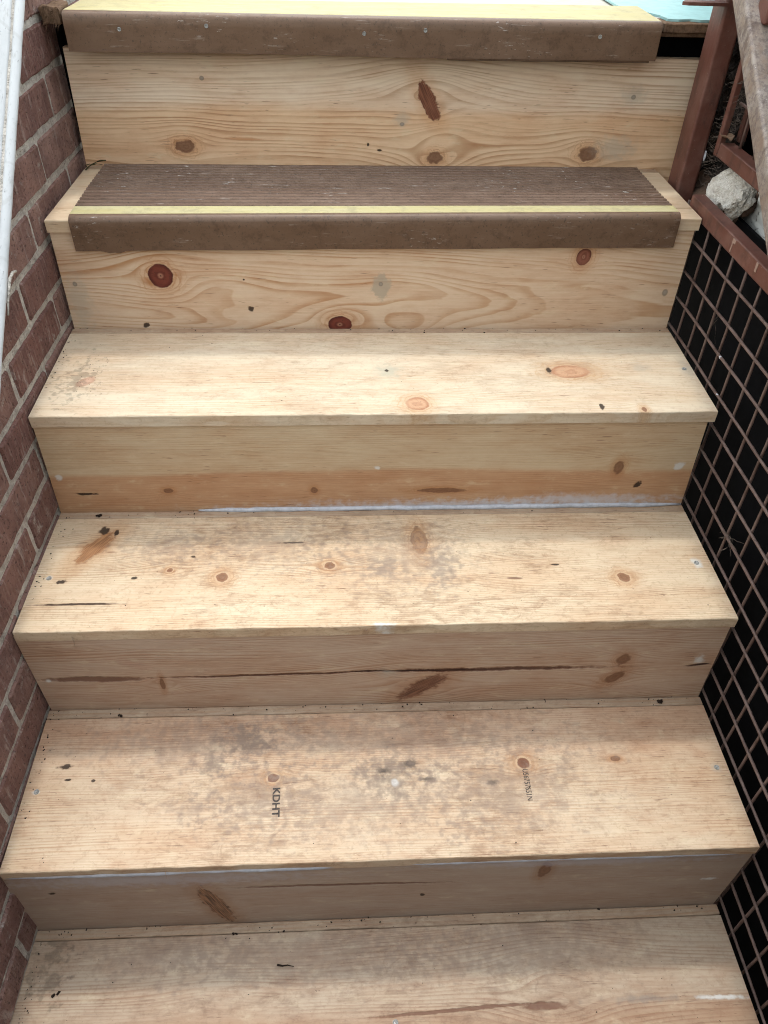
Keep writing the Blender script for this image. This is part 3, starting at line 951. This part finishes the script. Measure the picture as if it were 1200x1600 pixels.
# ------------------------------------------------------------------ brick wall with raking white coping
XW = -.5185
wall = empty('brick_wall', (XW - .05, .6, -.6))
tag(wall, 'dark red brick wall with grey mortar and white raking coping beside the stairs', 'wall')
def cop_z(y): return .6739 + .823 * (y - .7031)
course = .0677
bed0 = .9424
BR = {}
def brick_piece(y0, y1, zc0, zc1):
    """one brick, cut along the rake of the coping where it reaches it"""
    L = y1 - y0
    if L < .02: return
    ztop = zc1
    bm = bmesh.new()
    bmesh.ops.create_cube(bm, size=1.0)
    h = zc1 - zc0
    for v in bm.verts:
        v.co = Vector((v.co.x * .09, v.co.y * L, v.co.z * h))
    bmesh.ops.subdivide_edges(bm, edges=[e for e in bm.edges if abs((e.verts[0].co - e.verts[1].co).y) > .01], cuts=max(2, int(L / .014)), use_grid_fill=True)
    bmesh.ops.subdivide_edges(bm, edges=[e for e in bm.edges if abs((e.verts[0].co - e.verts[1].co).z) > .02 and e.verts[0].co.x > 0 and e.verts[1].co.x > 0], cuts=3, use_grid_fill=True)
    es = [e for e in bm.edges if len(e.link_faces) == 2 and e.calc_face_angle(0) > .5]
    bmesh.ops.bevel(bm, geom=es, offset=.0032, segments=1, affect='EDGES')
    cy, cz = (y0 + y1) / 2, (zc0 + zc1) / 2
    r_ = bmesh.ops.bisect_plane(bm, geom=bm.verts[:] + bm.edges[:] + bm.faces[:], plane_co=Vector((0, 0, cop_z(cy) - cz + .003)), plane_no=Vector((0, -.823, 1)), clear_outer=True)
    if len(bm.verts) < 4:
        bm.free(); return
    bmesh.ops.holes_fill(bm, edges=[e for e in bm.edges if len(e.link_faces) == 1])
    sd = random.uniform(0, 50)
    for v in bm.verts:
        n = mnoise.noise_vector(v.co * 42. + Vector((sd, 0, 0)))
        n2 = mnoise.noise_vector(v.co * 150. + Vector((sd, 9, 0)))
        v.co += Vector((n.x * .0012 + n2.x * .0004, n.y * .0022 + n2.y * .0014, n.z * .0018 + n2.z * .0014))
    me = bm_mesh('brick', bm)
    o = link('brick', me, M['brick'])
    o.location = (XW - .045 + random.uniform(-.0012, .0012), (y0 + y1) / 2, (zc0 + zc1) / 2)
    o.rotation_euler = (random.uniform(-.006, .006), 0, random.uniform(-.004, .004))
    keep(o, wall)
n_b = 0
for c in range(-6, 20):
    z1 = bed0 - c * course - .0052
    z0 = z1 - course + .0104
    off = .104 if c % 2 == 0 else .000
    j = -4
    while True:
        y0 = j * .2133 + off + .005
        y1 = y0 + .2133 - .010
        j += 1
        if y0 > 1.9: break
        if y1 < -.75: continue
        lim = .7031 + (z0 + .004 - .6739) / .823      # the coping hides what lies above its rake
        if y1 < lim - .005: continue
        if y1 > 1.25 and c > 7: continue                # wholly behind the stairs
        brick_piece(y0, y1, z0, z1)
        n_b += 1
# mortar body: follows the rake
yy0, yy1 = -.75, 1.9
vs = []
for x in (XW - .0034, XW - .085):
    vs += [(x, yy0, -.6), (x, yy1, -.6), (x, yy1, cop_z(yy1) + .01), (x, yy0, cop_z(yy0) + .01)]
me = mesh_from('mortar_bed', vs, [(0, 1, 2, 3), (7, 6, 5, 4), (0, 4, 5, 1), (1, 5, 6, 2), (2, 6, 7, 3), (3, 7, 4, 0)])
keep(link('mortar_bed', me, M['mortar']), wall)
# coping: raking slab with a rounded white lip
def raking(name, prof, y0, y1, mat, n=90, rag=.0006, seed=0.):
    verts = []; faces = []; k = len(prof)
    for i in range(n + 1):
        y = lerp(y0, y1, i / n)
        for j, (x, z) in enumerate(prof):
            p = Vector((x * 20, y * 26., z * 20 + seed))
            nn = mnoise.noise(p) * rag + mnoise.noise(p * 3.7) * rag * .6
            verts.append((x + nn, y, cop_z(y) + z + nn))
    for i in range(n):
        for j in range(k):
            j2 = (j + 1) % k
            faces.append((i * k + j, i * k + j2, (i + 1) * k + j2, (i + 1) * k + j))
    faces.append(tuple(range(k))); faces.append(tuple(n * k + j for j in range(k)))
    return keep(link(name, mesh_from(name, verts, faces, True), mat), wall)
lipp = [(XW + .0075 * math.cos(a), .0065 + .0065 * math.sin(a)) for a in [i / 10 * 2 * math.pi for i in range(10)]]
o = raking('coping_lip', lipp, -.75, 1.6, M['white'], 160, .0012, 2.); o['label'] = 'rounded white edge of the coping'
o = raking('coping', [(XW - .0095, .002), (XW - .010, .011), (XW - .0125, .0135), (XW - .30, .017), (XW - .302, .010), (XW - .30, -.03), (XW - .086, -.03)], -.75, 1.6, M['white'], 90, .0012, 7.)
o['label'] = 'white painted sloping coping on the brick wall'
# bent strip of dried sealant on the coping's edge
tm = tube_mesh('sealant_strip', [(-.5100, .838, .7640), (-.5100, .826, .7672), (-.5095, .8106, .7650), (-.5098, .798, .7545), (-.5100, .7858, .7440), (-.5095, .7725, .7300)], .0024, 6, lambda t: .55 + .45 * math.sin(math.pi * min(1, t + .12)))
keep(link('sealant_strip', tm, M['mortar']), wall)

# frayed end of an old floorboard left of the landing cover
bm = bmesh.new()
fr = box_mesh('frayed_board', -.516, -.486, 1.203, 1.27, 1.001, 1.026, .003, 2, .0035, 7)
o = link('frayed_board', fr, M['oldwood']); keep(o, land)
vs = []; fs = []
rr = random.Random(5)
for i in range(70):
    p = Vector((rr.uniform(-.514, -.487), 1.202, rr.uniform(1.0, 1.026)))
    d = Vector((rr.uniform(-.3, .4), -1, rr.uniform(-1.1, .3))).normalized() * rr.uniform(.004, .013)
    w = Vector((.0006, 0, .0004)); b = len(vs)
    vs += [p - w, p + w, p + Vector((0, .0006, .0006)), p + d]
    fs += [(b, b + 1, b + 3), (b + 1, b + 2, b + 3), (b + 2, b, b + 3)]
o = link('wood_fibres', mesh_from('wood_fibres', vs, fs), M['oldwood']); o['kind'] = 'stuff'; keep(o, land)

# ------------------------------------------------------------------ wire mesh guard on the right
guard = empty('mesh_guard', (.53, .6, -.6))
tag(guard, 'rusty square wire mesh guard under a flat brown steel rail beside the treads', 'mesh guard')
XR = .5245
def wobble(p0, p1, n, amp, sd):
    out = []
    for i in range(n + 1):
        p = Vector(p0).lerp(Vector(p1), i / n)
        out.append(p + mnoise.noise_vector(p * 9. + Vector((sd, 0, 0))) * amp)
    return out
zs = [.742, .6915, .6445, .594, .5485, .4980, .4470, .3965, .3545, .3010, .2515, .2015, .153, .1045, .0555, .0015, -.05, -.10, -.15, -.20, -.25, -.30, -.35]
for i, z in enumerate(zs):
    y1 = 1.135; y0 = -.55
    keep(link('horizontal_wire', tube_mesh('horizontal_wire', wobble((XR, y0, z + .001), (XR, y1, z - .001), 26, .0011, i * 3.3), .0023, 7), M['rod']), guard)
y = 1.0735; i = 0
while y > -.55:
    keep(link('vertical_wire', tube_mesh('vertical_wire', wobble((XR + .0040, y, -.40), (XR + .0040, y, .785), 22, .0011, 60 + i * 2.1), .0022, 7), M['rod']), guard)
    y -= .0505; i += 1
# rail: a flat bar with a lip, its end rounded near the post
rail = box_mesh('top_rail', XR - .002, XR + .020, -.55, 1.058, .7745, .8005, .003, 3, .0004, 12)
keep(link('top_rail', rail, M['steel']), guard)
# paint drips and white blobs on the wires
for (yy, zz, s) in ((.802, .6435, .55), (.775, .5940, .4)):
    bm = bmesh.new(); bmesh.ops.create_icosphere(bm, subdivisions=2, radius=.0042 * s)
    for v in bm.verts: v.co = Vector((v.co.x * .75, v.co.y * 2.0, v.co.z)) + mnoise.noise_vector(v.co * 300) * .0012
    o = link('paint_blob', bm_mesh('paint_blob', bm, True), M['caulk']); o.location = (XR - .001, yy, zz); keep(o, guard)

# pale runs of old primer down the rail's stair-side face
for (yy, hh, ww) in ((.876, .020, .0016), (.872, .006, .0045), (.790, .013, .0030)):
    o = link('paint_drip', box_mesh('paint_drip', -.0006, .0006, -ww, ww, -hh, 0, .0004, 1, .0006, 4), M['drip'])
    o.location = (XR - .0022, yy, .7985); keep(o, guard)

sheet = link('dark_void_panel', box_mesh('dark_void_panel', .600, .606, -.56, 1.24, -.60, .770), M['black'])  # added panel: the unlit void behind the mesh put into its black colour
tag(sheet, 'added black panel painting the dark void behind the wire mesh', 'sheet')

# dry grass wisps caught in the mesh
def wisp(y, z, n, ln, sd):
    r = random.Random(sd); vs = []; fs = []
    for i in range(n):
        p = Vector((XR - .004, y + r.uniform(-.008, .008), z + r.uniform(-.008, .008)))
        d = Vector((r.uniform(-.2, .5), r.uniform(-1, 1), r.uniform(-1.2, .5))).normalized()
        for q in range(4):
            b = len(vs); d2 = (d + Vector((r.uniform(-.5, .5), r.uniform(-.5, .5), r.uniform(-.6, .3)))).normalized()
            p2 = p + d * ln / 4
            w = Vector((.0002, .0003, .0003))
            vs += [p - w, p + w, p2 + w, p2 - w]; fs.append((b, b + 1, b + 2, b + 3))
            p, d = p2, d2
    o = link('grass_wisp', mesh_from('grass_wisp', vs, fs), M['fibre'])
    return o
for j, (y, z, n, ln, lb) in enumerate(((.842, .69, 3, .04, 'long dry wisp hanging in the mesh just under the brown rail'),
                                   (.60, .455, 14, .024, 'tangled tuft of dry grass caught in the mesh beside the middle treads'))):
    tag(wisp(y, z, n, ln, 30 + j), lb, 'dry grass', 'dry grass caught in the mesh')

# ------------------------------------------------------------------ steelwork at the top right
def tubebox(name, x0, x1, y0, y1, z0, z1, mat, parent, bev=.004, cuts=0):
    return keep(link(name, box_mesh(name, x0, x1, y0, y1, z0, z1, bev, 3, .0003, cuts), mat), parent)
post = empty('railing_post', (.55, 1.17, .70))
tag(post, 'upright square brown steel post at the end of the top riser', 'post')
tubebox('post_tube', .531, .563, 1.142, 1.194, .70, 1.60, M['steel'], post, .005, 6)
bk = plate('bracket_plate', [(.466, 1.150), (.474, 1.143), (.533, 1.139), (.533, 1.165), (.474, 1.162)], 1.0480, 1.0525, M['steel']); keep(bk, post)
bm = bmesh.new(); bmesh.ops.create_icosphere(bm, subdivisions=2, radius=.006)
for v in bm.verts: v.co = Vector((v.co.x * .25, v.co.y * .7, v.co.z * 1.5)) + mnoise.noise_vector(v.co * 200) * .001
o = link('paint_blob', bm_mesh('paint_blob', bm, True), M['caulk']); o.location = (.5635, 1.1425, .835); keep(o, post)

panel = empty('wire_railing', (.57, 1.0, .84))
tag(panel, 'upper brown steel panel frame with thin wires right of the post', 'railing')
tubebox('frame_stile', .560, .570, 1.094, 1.107, .8475, 1.45, M['steel'], panel, .002, 6)
tubebox('frame_rail', .560, .584, .30, 1.092, .8480, .8705, M['steel'], panel, .003, 10)
tubebox('inner_stile', .586, .598, 1.085, 1.097, .8720, 1.45, M['steel'], panel, .002, 6)
for i, z in enumerate((.928, .985, 1.04, 1.10, 1.16)):
    keep(link('horizontal_wire', tube_mesh('horizontal_wire', wobble((.574, 1.092, z), (.574, .30, z), 18, .001, 200 + i), .0023, 7), M['rod']), panel)
for i in range(10):
    y = 1.056 - i * .0508
    keep(link('vertical_wire', tube_mesh('vertical_wire', wobble((.5785, y, .869), (.5785, y, 1.45), 14, .001, 300 + i), .0021, 7), M['rod']), panel)

hand = empty('handrail', (.5, .5, .7))
tag(hand, 'dusty grey-brown sloping handrail crossing the top right corner', 'handrail')
def beam(name, p0, p1, w, h, mat, parent, bev=.004):
    p0, p1 = Vector(p0), Vector(p1)
    d = p1 - p0; L = d.length; d.normalize()
    me = box_mesh(name, -w / 2, w / 2, 0, L, -h / 2, h / 2, bev, 3)
    o = link(name, me, mat)
    side = Vector((1, 0, 0)); up = side.cross(d).normalized()
    o.matrix_world = Matrix.Translation(p0) @ Matrix((side, d, up)).transposed().to_4x4()
    return keep(o, parent)
slope = .74
beam('rail_bar', (.5150, -.60, 1.0642 - (1.005 + .60) * slope), (.5150, 1.30, 1.0642 + .295 * slope), .047, .030, M['grey_rail'], hand, .004)
keep(link('rail_post', box_mesh('rail_post', .509, .538, .955, .990, 1.052, 1.50, .003, 3), M['steel']), hand)

bq = link('dark_gap_panel', box_mesh('dark_gap_panel', .566, .640, 1.262, 1.272, .55, 1.013), M['black'])  # added to keep the gap dark, its shade painted as black
tag(bq, 'added black panel painting the gap behind the brown post dark', 'board')

# ------------------------------------------------------------------ rubble between post and rails
pw = link('plaster_wall', box_mesh('plaster_wall', .618, .66, .30, 1.09, .66, .803, .004, 2, .003, 14), M['plaster'])
tag(pw, 'stub of flaking white plaster wall behind the brown rails', 'wall')
bw = link('dark_void_panel', box_mesh('dark_void_panel', .640, .648, .30, 1.62, .806, 1.45), M['black'])  # added panel, black colour stands in for the darkness behind the railing
tag(bw, 'added black panel painting the darkness behind the upper railing panel', 'sheet')

bm = bmesh.new()
bmesh.ops.create_icosphere(bm, subdivisions=5, radius=1.0)
for v in bm.verts:
    p = v.co.copy()
    n = mnoise.fractal(p * 1.7 + Vector((4, 1, 7)), 1.0, 2.0, 3)
    r = 1 + n * .16
    q = Vector((p.x * .022, p.y * .043, p.z * .040)) * r
    # squared-off slab edge, bite out of the lower near edge
    k_ = max(abs(p.y), abs(p.z))
    if abs(p.x) < .8: q = Vector((q.x, q.y * 1.04, q.z * 1.04))
    dd = Vector((q.y + .012, q.z + .036)).length
    if dd < .015:
        q.z += (.015 - dd) * 1.3
    q.x = max(-.0165, min(.0165, q.x))
    v.co = q + mnoise.noise_vector(p * 6.) * .0030 + mnoise.noise_vector(p * 17.) * .0017 + mnoise.noise_vector(p * 45.) * .0008
fo = link('foam_lump', bm_mesh('foam_lump', bm, True), M['foam'])
fo.location = (.580, 1.046, .8060); fo.rotation_euler = (.1, .5, .35)
tag(fo, 'cream lump of broken foam wedged between the two brown rails', 'foam')

def crumple(name, nx, nz, f, mat, smooth=False):
    vs = []; fs = []
    for i in range(nx + 1):
        for j in range(nz + 1): vs.append(f(i / nx, j / nz))
    for i in range(nx):
        for j in range(nz):
            a = i * (nz + 1) + j; fs.append((a, a + nz + 1, a + nz + 2, a + 1))
    return link(name, mesh_from(name, vs, fs, smooth), mat)
def fab(s, t):
    y = lerp(1.215, 1.085, s); z = lerp(.775, 1.06, t)
    p = Vector((0, y, z))
    n = mnoise.noise_vector(p * 40.) * .012 + mnoise.noise_vector(p * 110.) * .006
    e = .010 * mnoise.noise(Vector((3, t * 30, 0)))
    return (.592 + n.x * 1.4, y + n.y + e, z + n.z)
fb = crumple('torn_fabric', 26, 60, fab, M['fabric'])
sol = fb.modifiers.new('thickness', 'SOLIDIFY'); sol.thickness = .002
tag(fb, 'crumpled torn black fabric stuffed behind the brown post', 'fabric')
vs = []; fs = []
rr = random.Random(9)
for i in range(260):
    t = rr.random()
    p = Vector((.582 + rr.uniform(-.012, .004), lerp(1.13, 1.09, t) + rr.uniform(-.03, .03), lerp(.79, 1.04, t)))
    d = Vector((rr.uniform(-1, .2), rr.uniform(-1, 1), rr.uniform(-1, 1))).normalized()
    for q in range(4):
        p2 = p + d * rr.uniform(.003, .007); w = Vector((.0003, .0004, .0003)); b = len(vs)
        vs += [p - w, p + w, p2 + w, p2 - w]; fs.append((b, b + 1, b + 2, b + 3))
        d = (d + Vector((rr.uniform(-.8, .8), rr.uniform(-.8, .8), rr.uniform(-.8, .8)))).normalized(); p = p2
o = link('loose_fibres', mesh_from('loose_fibres', vs, fs), M['fibre']); tag(o, 'loose grey fibres hanging off the torn fabric', 'fibres', kind='stuff')
def mud(s, t):
    y = lerp(1.20, 1.02, s); x = lerp(.560, .615, t)
    p = Vector((x, y, 0))
    n = mnoise.noise(p * 45.) * .010 + mnoise.noise(p * 130.) * .004
    return (x, y, .775 + .045 * t - .01 * abs(s - .4) + n)
md = crumple('mud_heap', 40, 20, mud, M['mud'], True)
sol = md.modifiers.new('thickness', 'SOLIDIFY'); sol.thickness = -.02
tag(md, 'brown heap of dried mud behind the foam lump', 'mud')
# curled dead leaf on the end of the upper rail
def leaf(s, t):
    y = lerp(1.105, 1.07, s); w = .010 * math.sin(math.pi * (s * .9 + .05)) + .001
    x = .566 + (t - .5) * 2 * w
    return (x, y, .874 + .006 * math.sin(s * 2.6) + .004 * (2 * t - 1) ** 2 + .0015 * math.sin(9 * s))
lf = crumple('dead_leaf', 10, 6, leaf, m_flat('dead_leaf', (.25, .16, .105), .8, .4, 120.), True)
sol = lf.modifiers.new('thickness', 'SOLIDIFY'); sol.thickness = .0006
tag(lf, 'curled dead brown leaf on the corner of the upper rail', 'leaf')

# ------------------------------------------------------------------ dirt, twigs and splinters on the treads
def lump(bm, p, r, rr):
    m = bmesh.ops.create_icosphere(bm, subdivisions=1, radius=r)
    sx, sy, sz = rr.uniform(.7, 1.8), rr.uniform(.6, 1.2), rr.uniform(.35, .7)
    a = rr.uniform(0, 3.1)
    for v in m['verts']:
        q = v.co + mnoise.noise_vector(v.co * 900 + Vector((p.x * 99, 0, 0))) * r * .6
        q = Vector((q.x * sx, q.y * sy, q.z * sz))
        v.co = Vector((q.x * math.cos(a) - q.y * math.sin(a), q.x * math.sin(a) + q.y * math.cos(a), q.z)) + p
bm = bmesh.new(); rr = random.Random(77)
def drop(k, u, v, r):
    lump(bm, Vector((u, Y[k] + v, Z[k] + surf(k, u, v) + r * .25)), r, rr)
for k, nb_, ns in ((0, 70, 60), (1, 60, 22), (2, 46, 26), (3, 40, 20), (4, 0, 0)):
    D = YF[k + 1] - Y[k]
    for i in range(nb_):
        drop(k, rr.uniform(-.505, .50), D - abs(rr.gauss(0, .008)) - .001, rr.choice((.0005, .0007, .0009, .0013)))
    for i in range(ns):
        drop(k, rr.uniform(-.49, .49), rr.uniform(.01, D - .02), rr.choice((.0004, .0006, .0008)))
    for i in range(nb_ // 2):
        drop(k, -.512 + abs(rr.gauss(0, .008)), rr.uniform(.06, D), rr.choice((.0005, .0008, .0011)))
for i in range(60):
    drop(3, rr.gauss(-.447, .015), rr.gauss(.105, .03), rr.choice((.0004, .0006)))
o = link('dirt_specks', bm_mesh('dirt_specks', bm), M['dirt']); tag(o, 'dark specks of dirt scattered along the backs of the treads', 'dirt', kind='stuff')

def clod(k, u, v, r, label, seed):
    b2 = bmesh.new(); r2 = random.Random(seed)
    for i in range(3): lump(b2, Vector((r2.uniform(-r, r), r2.uniform(-r, r) * .5, r * .35)), r * .7, r2)
    o = link('dirt_clod', bm_mesh('dirt_clod', b2), M['dirt'])
    o.location = (u, Y[k] + v, Z[k] + surf(k, u, v))
    tag(o, label, 'dirt', 'dirt clods on the stairs')
clod(1, -.405, .232, .003, 'dark dirt clod at the back of the stamped tread, left part', 1)
clod(1, .445, .236, .0045, 'dark dirt clod at the back of the stamped tread, right end', 2)
clod(0, -.225, .236, .003, 'dark dirt clod at the back of the lowest tread', 3)
clod(0, -.470, .165, .004, 'dark dirt clod by the brick wall on the lowest tread', 4)
clod(2, -.452, .236, .0035, 'dark dirt clod behind the torn knot near the brick wall', 5)
def twig(pts, r, label, mat, grp='twigs on the stairs'):
    o = link('twig', tube_mesh('twig', pts, r, 6, lambda t: 1.1 - .7 * t), mat)
    tag(o, label, 'twig', grp)
    return o
z0 = .0045
twig([(-.158, .190, .003), (-.150, .188, .004), (-.143, .189, .0035), (-.134, .187, .003)], .0014, 'short black twig lying on the lowest tread', M['dirt'])
# green sprig in the corner of the covered tread
sp = empty('dry_sprig', (-.49, 1.22, .785)); tag(sp, 'small dry green sprig in the left corner behind the ribbed cover', 'sprig')
zz = .7875
for pts in ([(-.500, 1.200, zz), (-.494, 1.213, zz + .004), (-.485, 1.226, zz + .006), (-.472, 1.236, zz + .005)], [(-.494, 1.213, zz + .004), (-.484, 1.214, zz + .006), (-.474, 1.217, zz + .004)],
            [(-.485, 1.226, zz + .006), (-.478, 1.224, zz + .009), (-.470, 1.228, zz + .008)], [(-.498, 1.206, zz + .001), (-.503, 1.216, zz + .003), (-.499, 1.226, zz + .002)]):
    keep(link('stem', tube_mesh('stem', pts, .0011, 5, lambda t: 1.1 - .6 * t), M['sprig']), sp)
# pale splinters hanging off two nosings
for (u, k, ln, lb) in ((-.437, 2, .022, 'pale splinter hanging off the middle nosing near the brick wall'), (-.298, 1, .019, 'pale splinter hanging off the nosing of the stamped tread')):
    yy = Y[k] - .0012; z1 = Z[k] - .012
    o = link('splinter', tube_mesh('splinter', [(u, yy, z1), (u + .0006, yy - .0012, z1 - ln * .5), (u - .0006, yy - .0006, z1 - ln)], .0005, 5, lambda t: 1.1 - .6 * t), MW['strip'])
    tag(o, lb, 'splinter', 'splinters on the nosings')
